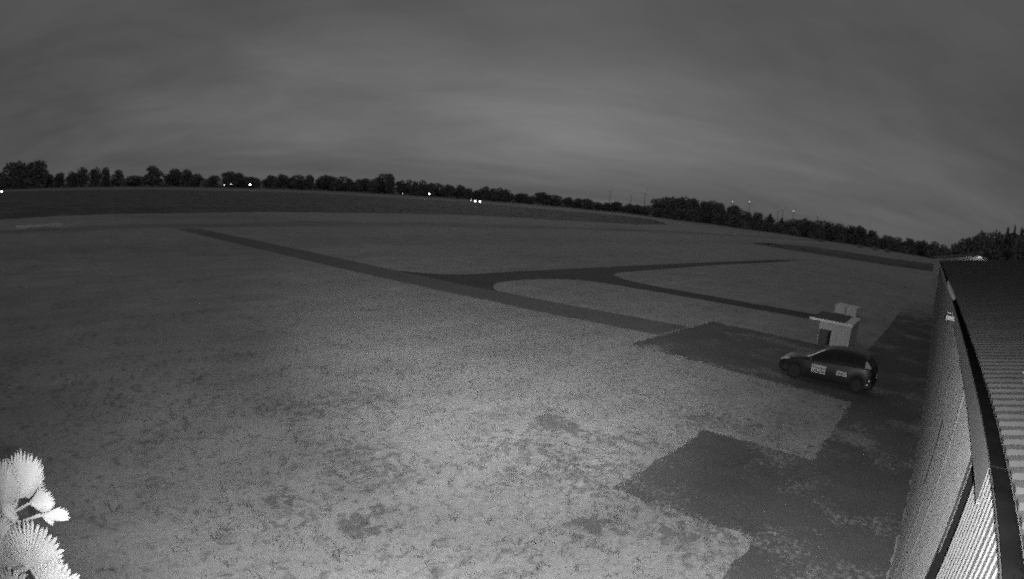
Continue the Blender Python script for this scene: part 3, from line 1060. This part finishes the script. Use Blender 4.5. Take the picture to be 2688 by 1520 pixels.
ROW = [(-295.6, -12.2, 8.4, 6.3), (-300.7, -3.0, 13.0, 11.1), (-297.9, 5.7, 13.2, 11.6), (-301.3, 13.9, 7.1, 5.3), (-301.4, 19.2, 7.8, 6.5), (-292.0, 24.9, 8.1, 5.7), (-290.7, 30.1, 9.7, 8.5), (-302.8, 39.6, 9.9, 6.5), (-292.9, 43.6, 9.9, 5.2), (-291.6, 49.5, 8.9, 6.9), (-302.0, 60.0, 6.3, 10.2), (-291.7, 68.2, 10.8, 11.7), (-294.5, 80.9, 9.5, 11.3), (-287.1, 85.9, 9.3, 7.6), (-288.0, 91.7, 7.6, 6.5), (-278.0, 96.9, 6.7, 6.3), (-282.2, 107.9, 8.8, 7.6), (-284.0, 113.6, 8.2, 6.5), (-276.6, 117.1, 6.5, 6.4), (-294.8, 121.5, 6.5, 6.8), (-291.7, 126.0, 6.1, 6.2), (-279.6, 129.3, 7.6, 6.6), (-287.1, 139.3, 8.4, 6.8), (-282.2, 143.2, 7.0, 5.5), (-276.2, 144.7, 8.6, 6.7), (-269.8, 147.4, 8.5, 6.6), (-277.4, 161.2, 8.9, 9.4), (-269.4, 162.4, 8.1, 5.5), (-270.9, 167.5, 8.7, 5.6), (-270.7, 172.7, 7.9, 6.2), (-265.9, 175.2, 7.7, 5.6), (-266.5, 180.3, 8.3, 6.3), (-257.0, 179.2, 8.2, 4.9), (-259.6, 186.8, 11.3, 8.7), (-252.4, 187.0, 11.1, 4.9), (-255.2, 196.4, 8.4, 5.0), (-252.1, 198.9, 8.9, 5.6), (-240.0, 193.9, 8.2, 4.8), (-238.2, 197.2, 8.9, 6.0), (-236.7, 200.9, 7.9, 4.8), (-243.1, 211.9, 8.3, 7.5), (-233.2, 210.2, 7.7, 6.7), (-231.2, 216.9, 7.9, 6.2), (-224.0, 217.0, 6.6, 5.5), (-223.4, 222.2, 5.9, 5.5), (-218.9, 224.0, 8.3, 5.5), (-215.3, 226.6, 7.6, 4.9), (-215.5, 231.6, 8.1, 5.5), (-219.7, 241.3, 7.6, 7.6), (-217.1, 250.5, 6.4, 7.1), (-211.2, 250.8, 5.2, 5.1), (-207.9, 258.7, 7.8, 9.7), (-201.9, 261.9, 7.2, 8.4), (-196.7, 268.5, 6.5, 6.5), (-190.0, 267.1, 6.4, 5.7), (-180.7, 263.6, 6.6, 6.8), (-182.7, 275.8, 5.6, 5.8), (-179.2, 280.0, 5.7, 5.8), (-174.3, 281.9, 6.6, 7.1), (-165.6, 280.9, 6.2, 7.0), (-162.3, 285.5, 6.2, 5.8), (-154.5, 280.7, 6.4, 5.6)]
WOOD = [(-149.3, 286.8, 11.1, 8.8), (-141.5, 286.1, 12.3, 10.0), (-134.1, 284.6, 13.4, 10.5), (-127.5, 283.7, 12.6, 7.8), (-127.9, 297.3, 12.3, 7.4), (-124.7, 301.1, 13.4, 9.5), (-115.0, 289.4, 12.0, 6.5), (-111.7, 302.9, 11.8, 7.4)]
BELT = [(-103.3, 280.1, 11.6, 6.7), (-96.7, 278.1, 9.3, 6.6), (-91.8, 282.1, 9.5, 6.7), (-87.8, 291.4, 9.9, 7.5), (-82.2, 294.7, 8.7, 6.2), (-73.0, 283.5, 8.8, 7.2), (-68.8, 293.9, 9.8, 8.1), (-61.0, 286.3, 9.9, 7.2), (-57.1, 298.1, 9.8, 7.5), (-50.0, 293.1, 9.7, 6.0), (-47.1, 302.4, 9.8, 6.2), (-41.8, 304.8, 10.4, 6.2), (-33.9, 298.2, 9.0, 7.4), (-27.0, 306.8, 7.9, 7.6), (-20.5, 296.2, 7.7, 8.0), (-13.6, 292.9, 8.1, 7.9), (-7.1, 301.5, 8.3, 8.1), (-0.8, 292.5, 8.6, 7.2), (4.3, 295.1, 8.0, 6.0)]
HILL = [(5.3, 149.0, 7.1, 3.5), (7.4, 150.9, 8.5, 3.5), (9.3, 146.3, 9.2, 3.8), (11.3, 145.0, 10.1, 3.8), (14.2, 153.0, 11.3, 4.0), (15.9, 147.3, 11.7, 3.8), (19.6, 153.3, 13.4, 4.0), (21.4, 152.5, 14.2, 2.5), (22.6, 147.0, 13.5, 3.8)]


def push(t, f):
    """the same sight line, f times as far from the mast"""
    x, y, h, w = t
    return (x * f, y * f, 5 + (h - 5) * f, w * f)


under = []      # (x, y, height, width) of the undergrowth that fills the rows
for i, t in enumerate(ROW):
    x, y, h, w = push(t, 1.25)
    asp = w / h
    kd = 'broad' if asp > 0.85 else ('tall' if asp < 0.6 else 'round')
    ad = {'broad': 'broad-crowned', 'tall': 'narrow', 'round': 'round-crowned'}[kd]
    tree(x, y, h * 1.05, w * (1.02 if 2 < i < 16 else (1.45 if i < 3 else 1.18)), kd, '%s dark tree, %s from the left in the far tree row' % (ad, ordinal(i + 1)), 'trees of the far row')
    under.append((x * 1.03, y * 1.03, max(2.4, h * (0.24 if 2 < i < 16 else 0.55)), w * 1.4))
    if i in (0, 1, 2):
        under += [(x * 0.985, y, h * 0.72, w * 1.1), (x * 0.98, y - 3, h * 0.4, w * 0.9)]
for i, t in enumerate(WOOD):
    x, y, h, w = push(t, 1.2)
    tree(x, y, h * 1.02, w * 1.25, 'broad', 'big round-topped tree, %s from the left in the tallest clump right of centre' % ordinal(i + 1), 'trees of the tall clump')
    under.append((x, y, h * 0.8, w * 1.3)); under.append((x * 0.99, y * 0.99, h * 0.5, w * 1.3))
for i, t in enumerate(BELT):
    x, y, h, w = push(t, 1.2)
    kd = 'conifer' if i in (3, 4) else ('tall' if w / h < 0.75 else 'round')
    tree(x, y, h * 1.02, w * 1.25, kd, '%s tree, %s from the left in the belt between tall clump and hangar' % ({'conifer': 'pointed', 'tall': 'slim', 'round': 'rounded'}[kd], ordinal(i + 1)), 'trees of the right-hand belt')
    under.append((x * 1.02, y * 1.02, h * 0.78, w * 1.4)); under.append((x * 0.99, y * 0.99, h * 0.5, w * 1.3))
for i, t in enumerate(HILL):
    x, y, h, w = push(t, 1.15)
    kd = 'conifer' if i in (6, 7, 8) else 'round'
    tree(x, y, h * 1.02, w * 1.5, kd, '%s tree, %s from the left in the wood rising above the hangar roof' % ({'conifer': 'pointed', 'round': 'rounded'}[kd], ordinal(i + 1)), 'trees of the wood above the roof')
    under.append((x, y, h * 0.86, w * 1.6)); under.append((x * 0.98, y * 0.98, h * 0.6, w * 1.6))
for (x, y) in ((27, 165), (31, 168), (35, 166), (40, 170)):
    under.append((x, y, 14.5, 5.5))


def undergrowth(items, name, label):
    Vs = []
    for (x, y, h, w) in items:
        n = int(260 * max(1, (h * w) / 40))
        n = min(n, 700)
        a = rng.uniform(0, 2 * np.pi, n); q = np.sqrt(rng.uniform(0, 1, n))
        z = rng.uniform(0, 1, n)
        rad = w / 2 * np.sqrt(np.clip(1 - (z * 0.95) ** 3, 0.05, 1))
        P = np.stack([x + np.cos(a) * q * rad, y + np.sin(a) * q * rad, z * h], 1)
        s = rng.uniform(0.22, 0.6, n) * (1.0 if h < 9 else 1.15)
        A = rng.normal(size=(n, 3)); A /= np.linalg.norm(A, axis=1)[:, None]
        B = np.cross(A, rng.normal(size=(n, 3))); B /= np.linalg.norm(B, axis=1)[:, None]
        A *= s[:, None]; B *= (s * 0.8)[:, None]
        Vs.append(np.stack([P - A - B, P + A * 0.4 - B, P + A + B, P - A * 0.3 + B], 1).reshape(-1, 3))
    V = np.concatenate(Vs)
    V[:, 2] = np.maximum(V[:, 2], 0.0)
    me = bpy.data.meshes.new(name)
    me.from_pydata([tuple(v) for v in V.tolist()], [], [(4 * i, 4 * i + 1, 4 * i + 2, 4 * i + 3) for i in range(len(V) // 4)])
    o = link_mesh(name, me, LEAF)
    tag(o, label, 'undergrowth', kind='stuff')


undergrowth(under, 'undergrowth', 'dark undergrowth and bushes filling the far tree rows')

# ------------------------------------------------------------------ wind turbines on the horizon
TURB = [(-1392.5, 2195.7, 65.6), (-1313.6, 2243.8, 60.2), (-1262.2, 2273.1, 71.6), (-914.1, 2434.0, 73.0), (-841.5, 2460.1, 82.6), (-717.9, 2498.9, 64.7), (-697.3, 2504.7, 74.1), (-652.2, 2516.9, 68.8), (-544.5, 2542.3, 64.2)]
TM = mat('turbine_white', 0.14, 0.6)
ob_glow = [emit_mat('obstruction_glow_dim', 0.5), emit_mat('obstruction_glow', 2.0)]
tower_me = bpy.data.meshes.new('tower')
bm = bmesh.new(); add_tube(bm, [(0, 0, 0), (0, 0, 1)], [2.1, 1.2], 10); bm.to_mesh(tower_me); bm.free(); tower_me.materials.append(TM)
blade_me = bpy.data.meshes.new('blade')
bm = bmesh.new()
add_tube(bm, [(0, 0, 1.5), (0.0, 0, 8), (0, 0, 22), (0, 0, 38)], [0.5, 0.7, 0.4, 0.05], 6)
for v in bm.verts: v.co.y *= 0.4
bm.to_mesh(blade_me); bm.free(); blade_me.materials.append(TM)
nac_me = bpy.data.meshes.new('nacelle')
bm = bmesh.new(); add_box(bm, (-1.8, -4, -1.8), (1.8, 5, 1.8)); bmesh.ops.bevel(bm, geom=bm.edges[:], offset=0.5, segments=2, affect='EDGES'); bm.to_mesh(nac_me); bm.free(); nac_me.materials.append(TM)
lt_me = []
for g_ in ob_glow:
    me = bpy.data.meshes.new('obstruction_light')
    bm = bmesh.new(); bmesh.ops.create_icosphere(bm, subdivisions=2, radius=2.5, matrix=Matrix.Diagonal((1, 1, 0.75, 1))); bm.to_mesh(me); bm.free(); me.materials.append(g_)
    lt_me.append(me)
for i, (x, y, h) in enumerate(TURB):
    f = 1.55
    x, y, h = x * f, y * f, 5 + (h - 5) * f
    where = 'leftmost' if i == 0 else ('rightmost' if i == 8 else ordinal(i + 1) + ' from the left')
    t = empty('wind_turbine', (x, y, 0), math.atan2(-x, y) + math.pi + random.uniform(-0.5, 0.5))
    tag(t, 'tiny distant wind turbine with a light on top, %s on the skyline' % where, 'wind turbine', 'wind turbines on the skyline')
    o = link_mesh('tower', tower_me, None, t); o.scale = (1, 1, h)
    n = link_mesh('nacelle', nac_me, None, t, (0, 0, h + 1.8))
    link_mesh('obstruction_light', lt_me[1 if i in (3, 4, 7) else 0], None, t, (0, 3, h + 5.5))
    a0 = random.uniform(0, 2.09)
    for q in range(3):
        b = link_mesh('blade', blade_me, None, t, (0, -5, h + 1.8))
        b.rotation_euler = (0, a0 + q * 2.094, 0)

# ------------------------------------------------------------------ yard lamps, farmhouse and sheds by the tree row
GLOW = emit_mat('yard_lamp_glow', 14.0)
GLOW2 = emit_mat('yard_lamp_glow_dim', 4.0)
POST = mat('lamp_post', 0.08, 0.7)
LAMPS = [(-149.9, -6.1, 2.5, 1.0, 0.19, GLOW, 'bright white lamp at the very left edge below the trees'),
         (-271.9, 100.8, 2.4, 1.0, 0.26, GLOW2, 'left lamp of the dimmer pair under the far tree row'),
         (-270.7, 103.9, 2.8, 1.0, 0.22, GLOW2, 'right lamp of the dimmer pair under the far tree row'),
         (-267.2, 112.8, 2.9, 1.0, 0.42, GLOW, 'widest white light under the far tree row, left of centre'),
         (-237.1, 183.8, 1.9, 1.0, 0.20, GLOW2, 'faint small lamp left of the single bright lamp near the centre'),
         (-221.1, 187.6, 2.6, 1.0, 0.30, GLOW, 'single bright lamp under the trees near the centre'),
         (-143.1, 139.8, 2.2, 1.0, 0.16, GLOW2, 'left and dimmest of the three lamps in a line'),
         (-142.0, 140.8, 2.0, 1.0, 0.25, GLOW, 'middle of the three lamps in a line'),
         (-140.9, 142.0, 2.0, 1.0, 0.25, GLOW, 'right one of the three lamps in a line')]
for (x, y, z, f, r, g_, lab) in LAMPS:
    t = empty('yard_lamp', (x, y, 0))
    tag(t, lab, 'lamp', 'lit lamps in the distance')
    tube('post', [(0, 0, 0), (0, 0, z - r * 0.5)], [0.06, 0.04], POST, t, 6)
    bm = bmesh.new()
    r *= 0.78
    bmesh.ops.create_icosphere(bm, subdivisions=2, radius=r, matrix=Matrix.Translation((0, 0, z)) @ Matrix.Diagonal((1, 1, 0.9, 1)))
    bm_obj('lamp_globe', bm, g_, t, smooth=True)
    bm = bmesh.new()
    bmesh.ops.create_cone(bm, cap_ends=True, segments=10, radius1=r * 0.7, radius2=r * 0.2, depth=r * 0.5, matrix=Matrix.Translation((0, 0, z + r * 1.05)))
    bm_obj('lamp_cap', bm, POST, t)

farm = empty('farmhouse', (-352.0, 116.5, 0), R(70))
tag(farm, 'small pale house glimpsed between trees of the far row', 'house')
gable(farm, 2.6, 6.0, 3.2, 5.6, mat('pale_plaster', 0.34, 0.8, 0.1, 1), MATS['dark_roof'], 0.3)
fw = box('window', (-0.5, -0.04, 1.2), (0.5, 0.0, 2.3), BLACK, farm)
fd = box('door', (1.2, -0.04, 0.0), (2.0, 0.0, 2.0), POST, farm)

for i, (x, y, w, h) in enumerate(((-57.3, 279.2, 3.2, 0.9), (-37.8, 282.5, 2.4, 1.3), (-30.2, 283.4, 2.0, 1.3), (-23.7, 284.0, 2.6, 1.0))):
    b = empty('small_shed', (x, y, 0), R(12 * i))
    tag(b, 'tiny pale shed at the foot of the right-hand tree belt, %s from the left' % ordinal(i + 1), 'shed', 'tiny sheds by the tree belt')
    gable(b, w / 2, 1.6, h, h + 0.35, mat('shed_pale', 0.30, 0.8, 0.1, 1), mat('shed_roof', 0.2, 0.8), 0.1, 0.05)

# ------------------------------------------------------------------ fan palm at the lower left
PALM = mat('palm_leaf', 0.46, 0.55, 0.08, 6, 3, spec=0.3)
PSTEM = mat('palm_stem', 0.40, 0.6, 0.1, 8)
PTRUNK = mat('palm_trunk_fibre', 0.15, 0.95, 0.4, 14, 5, bump=0.6, bscale=40, stretch=(1, 1, 0.3))
cam_o = Vector((0, 0, 5.0))
PD = 0.70
palm = empty('fan_palm', (-2.64, -0.44, 0))
tag(palm, 'pale fan palm with pleated leaves reaching in at the lower left corner', 'palm')
C0 = Vector((-2.62, -0.40, 3.1))
tube('trunk', [(0, 0, 0), (-0.02, -0.01, 0.9), (0.01, 0.02, 1.9), C0 - palm.location], [0.13, 0.10, 0.09, 0.06], PTRUNK, palm, 14)


def fan_leaf(H, axis, normal, L, spread=105, nseg=24, fold=0.35, droop=0.18, seed=0):
    """pleated fan blade; H hastula, axis mid-rib direction, normal face direction"""
    r = random.Random(seed)
    ax = axis.normalized()
    nn = (normal - ax * normal.dot(ax)).normalized()
    sd = nn.cross(ax)
    V, F = [], []

    def pt(ang, rad, lift):
        x = math.cos(ang) * rad; y = math.sin(ang) * rad
        z = lift - fold * abs(y) * 0.55 - droop * (rad / L) ** 2 * L * 0.6
        return H + ax * x + sd * y + nn * z
    half = R(spread)
    c = len(V); V.append(H)
    st = 2 * half / nseg
    prev = None
    for i in range(nseg):
        a = -half + (i + 0.5) * st
        env = (0.42 + 0.58 * math.cos(a * 1.1)) if spread < 70 else (0.60 + 0.40 * math.cos(a * 0.9))
        Ls = L * env * r.uniform(0.95, 1.03)
        rf = Ls * r.uniform(0.70, 0.80)
        pl = L * 0.030
        v0 = pt(a - st / 2, rf * 0.98, -pl); v1 = pt(a, rf, pl); v2 = pt(a + st / 2, rf * 0.98, -pl)
        m0 = pt(a - st / 2, rf * 0.4, -pl * 0.5); m1 = pt(a, rf * 0.4, pl * 0.5); m2 = pt(a + st / 2, rf * 0.4, -pl * 0.5)
        da = r.uniform(-0.02, 0.02)
        e = Ls * 0.91
        w = st * 0.33
        t0 = pt(a - w + da, e, -pl * 0.3); t1 = pt(a + da, e, pl * 0.7); t2 = pt(a + w + da, e, -pl * 0.3)
        tip = pt(a + da * 2, Ls, -L * r.uniform(0.0, 0.05))
        b = len(V)
        V.extend([m0, m1, m2, v0, v1, v2, t0, t1, t2, tip])
        F += [(c, b, b + 1), (c, b + 1, b + 2), (b, b + 3, b + 4, b + 1), (b + 1, b + 4, b + 5, b + 2), (b + 3, b + 6, b + 7, b + 4), (b + 4, b + 7, b + 8, b + 5), (b + 6, b + 9, b + 7), (b + 7, b + 9, b + 8)]
    return V, F


# crown geometry: each leaf by sight direction from the mast, own distance, own pose
RV, UV, FV = Vector(_r), Vector(_u), Vector(_f)


def sight(px, py):
    """direction seen at a point of the lens image (2688 x 1520 frame)"""
    dx, dy = px - 1344, py - 760
    rr = math.hypot(dx, dy)
    th = 2 * math.asin(rr / (2 * 1564.07))
    return (FV * math.cos(th) + (RV * (dx / rr) - UV * (dy / rr)) * math.sin(th)).normalized()


LEAVES = [  # hastula, length, direction, roll about the rib, pitch towards viewer, distance, spread
    (185, 625, 500, 68, 40, 5, 4.35, 62), (30, 700, 440, 92, 30, 10, 4.2, 62), (295, 678, 300, 18, 44, 10, 4.25, 50), (420, 790, 320, 0, 66, 0, 4.3, 40),
    (190, 866, 200, 155, 62, 10, 4.2, 44), (180, 805, 190, 150, 55, 10, 4.3, 48), (285, 1345, 490, 80, -10, 10, 3.9, 98), (500, 1700, 480, 54, 12, 8, 3.85, 84),
    (-40, 1380, 470, 92, -14, 14, 4.12, 80), (350, 1310, 310, 28, 58, 0, 4.15, 50), (-110, 1010, 320, 40, 36, 15, 4.1, 60), (120, 1770, 400, 96, 5, 15, 3.7, 76),
    (120, 640, 390, 100, 36, 10, 4.45, 56), (430, 800, 150, -30, 60, 0, 4.3, 34), (150, 600, 420, 50, 30, 8, 4.5, 50), (-60, 760, 330, 60, 20, 12, 4.3, 60), (60, 830, 200, -20, 50, 10, 4.35, 46)]
for i, (zx, zy, L, ang, roll, pit, d, spr) in enumerate(LEAVES):
    d *= PD
    px, py = zx * 0.254, 1150 + zy * 0.254
    s = sight(px, py)
    H = cam_o + s * d
    right = s.cross(Vector((0, 0, 1))).normalized()
    # picture right / up around this sight line, including the camera's tilt
    right = (RV - s * RV.dot(s)).normalized(); up = right.cross(s).normalized()
    a = R(ang)
    axis = right * math.cos(a) + up * math.sin(a)
    Lm = L * 0.254 / 1564 * d
    nrm = Matrix.Rotation(R(roll), 3, axis) @ (-s)
    side = axis.cross(nrm)
    axis = Matrix.Rotation(R(pit), 3, side) @ axis
    nrm = Matrix.Rotation(R(pit), 3, side) @ nrm
    V, F = fan_leaf(H - palm.location, axis, nrm, Lm, spr, int(13 + spr * 0.15), 0.42, 0.26, i)
    lf = mesh_from('leaf', V, F, PALM, palm)
    c0 = C0 + Vector((random.uniform(-.06, .06), random.uniform(-.06, .06), random.uniform(-.05, .05))) - palm.location
    h = H - palm.location
    mid = (c0 + h) / 2 + Vector((0, 0, 0.10)) - axis * 0.05
    tube('petiole', [c0, (c0 + mid) / 2 + Vector((0, 0, 0.03)), mid, (mid + h) / 2 + Vector((0, 0, 0.02)), h, h + axis * (Lm * 0.12)], [0.014, 0.011, 0.009, 0.008, 0.007, 0.003], PSTEM, lf, 6)

# ------------------------------------------------------------------ grass tufts and weeds on the near meadow
def inside(px, py, poly):
    n = len(poly); c = np.zeros(len(px), bool)
    j = n - 1
    for i in range(n):
        xi, yi = poly[i]; xj, yj = poly[j]
        cond = ((yi > py) != (yj > py)) & (px < (xj - xi) * (py - yi) / (yj - yi + 1e-12) + xi)
        c ^= cond
        j = i
    return c


def tufts(name, n, region, hmin, hmax, blades, m, label, seed, spread=0.05, near_power=1.0):
    r = np.random.default_rng(seed)
    x0, x1, y0, y1 = region
    x = r.uniform(x0, x1, n); y = y0 + (y1 - y0) * r.uniform(0, 1, n) ** near_power
    keep = ~inside(x, y, apron_poly) & ~inside(x, y, run_poly)
    x, y = x[keep], y[keep]
    # patchy growth
    dens = np.array([mnoise.noise(Vector((a * 0.55, b * 0.55, seed))) + 0.5 * mnoise.noise(Vector((a * 2.2, b * 2.2, seed + 7))) for a, b in zip(x, y)])
    k = dens > r.normal(0.0, 0.28, len(x))
    x, y = x[k], y[k]
    X = np.repeat(x, blades) + r.normal(0, spread, len(x) * blades); Y = np.repeat(y, blades) + r.normal(0, spread, len(x) * blades)
    nb_ = len(X)
    a = r.uniform(0, 2 * np.pi, nb_); h = r.uniform(hmin, hmax, nb_); w = r.uniform(0.004, 0.009, nb_)
    lean = r.normal(0, 0.6, (nb_, 2)) * h[:, None]
    P0 = np.stack([X - np.cos(a) * w, Y - np.sin(a) * w, np.zeros(nb_)], 1)
    P1 = np.stack([X + np.cos(a) * w, Y + np.sin(a) * w, np.zeros(nb_)], 1)
    P2 = np.stack([X + lean[:, 0], Y + lean[:, 1], h], 1)
    V = np.stack([P0, P1, P2], 1).reshape(-1, 3)
    me = bpy.data.meshes.new(name)
    me.vertices.add(len(V)); me.vertices.foreach_set('co', V.ravel())
    me.loops.add(len(V)); me.loops.foreach_set('vertex_index', np.arange(len(V)))
    me.polygons.add(nb_); me.polygons.foreach_set('loop_start', np.arange(0, len(V), 3)); me.polygons.foreach_set('loop_total', np.full(nb_, 3))
    me.update(calc_edges=True)
    o = link_mesh(name, me, m)
    tag(o, label, 'grass', kind='stuff')


tufts('grass', 8000, (-22, -1.9, -2.0, 24.0), 0.025, 0.06, 4, mat('grass_blades', 0.22, 0.9, 0.3, 1.2), 'short pale grass blades on the near meadow', 3, 0.05)
tufts('weeds', 4500, (-13, -1.9, 1.5, 14.5), 0.02, 0.05, 7, mat('weed_blades', 0.10, 0.9, 0.3, 1.2), 'dark low weeds and moss on the near meadow', 21, 0.035)



def edge_tufts(name, poly, n, m, label, seed, ylim=34.0):
    """longer grass hanging over the broken paving edges"""
    r = np.random.default_rng(seed)
    segs = [(Vector(a), Vector(b)) for a, b in zip(poly, poly[1:] + poly[:1]) if max(a[1], b[1]) < ylim and not (a[0] > 0 and b[0] > 0)]
    ln = np.array([(b - a).length for a, b in segs])
    V = []
    for k in r.choice(len(segs), n, p=ln / ln.sum()):
        a, b = segs[k]
        p = a + (b - a) * float(r.uniform())
        x, y = p.x + r.normal(0, 0.06), p.y + r.normal(0, 0.06)
        for q in range(5):
            an = r.uniform(0, 6.28); h = r.uniform(0.03, 0.085); w = r.uniform(0.004, 0.009)
            bx, by = x + r.normal(0, 0.025), y + r.normal(0, 0.025)
            V += [(bx - math.cos(an) * w, by - math.sin(an) * w, 0.0), (bx + math.cos(an) * w, by + math.sin(an) * w, 0.0), (bx + r.normal(0, 0.7) * h, by + r.normal(0, 0.7) * h, h)]
    o = mesh_from(name, V, [(3 * i, 3 * i + 1, 3 * i + 2) for i in range(len(V) // 3)], m)
    tag(o, label, 'grass', kind='stuff')


edge_tufts('edge_grass', apron_poly, 800, MATS['grass_blades'], 'longer grass creeping over the edges of the apron', 5)
tufts('tall_grass', 1500, (-16, -1.9, 0.5, 18.0), 0.07, 0.15, 9, mat('tall_grass_blades', 0.12, 0.9, 0.3, 1.2), 'scattered taller grass tufts on the near meadow', 33, 0.04)

bpy.context.view_layer.update()
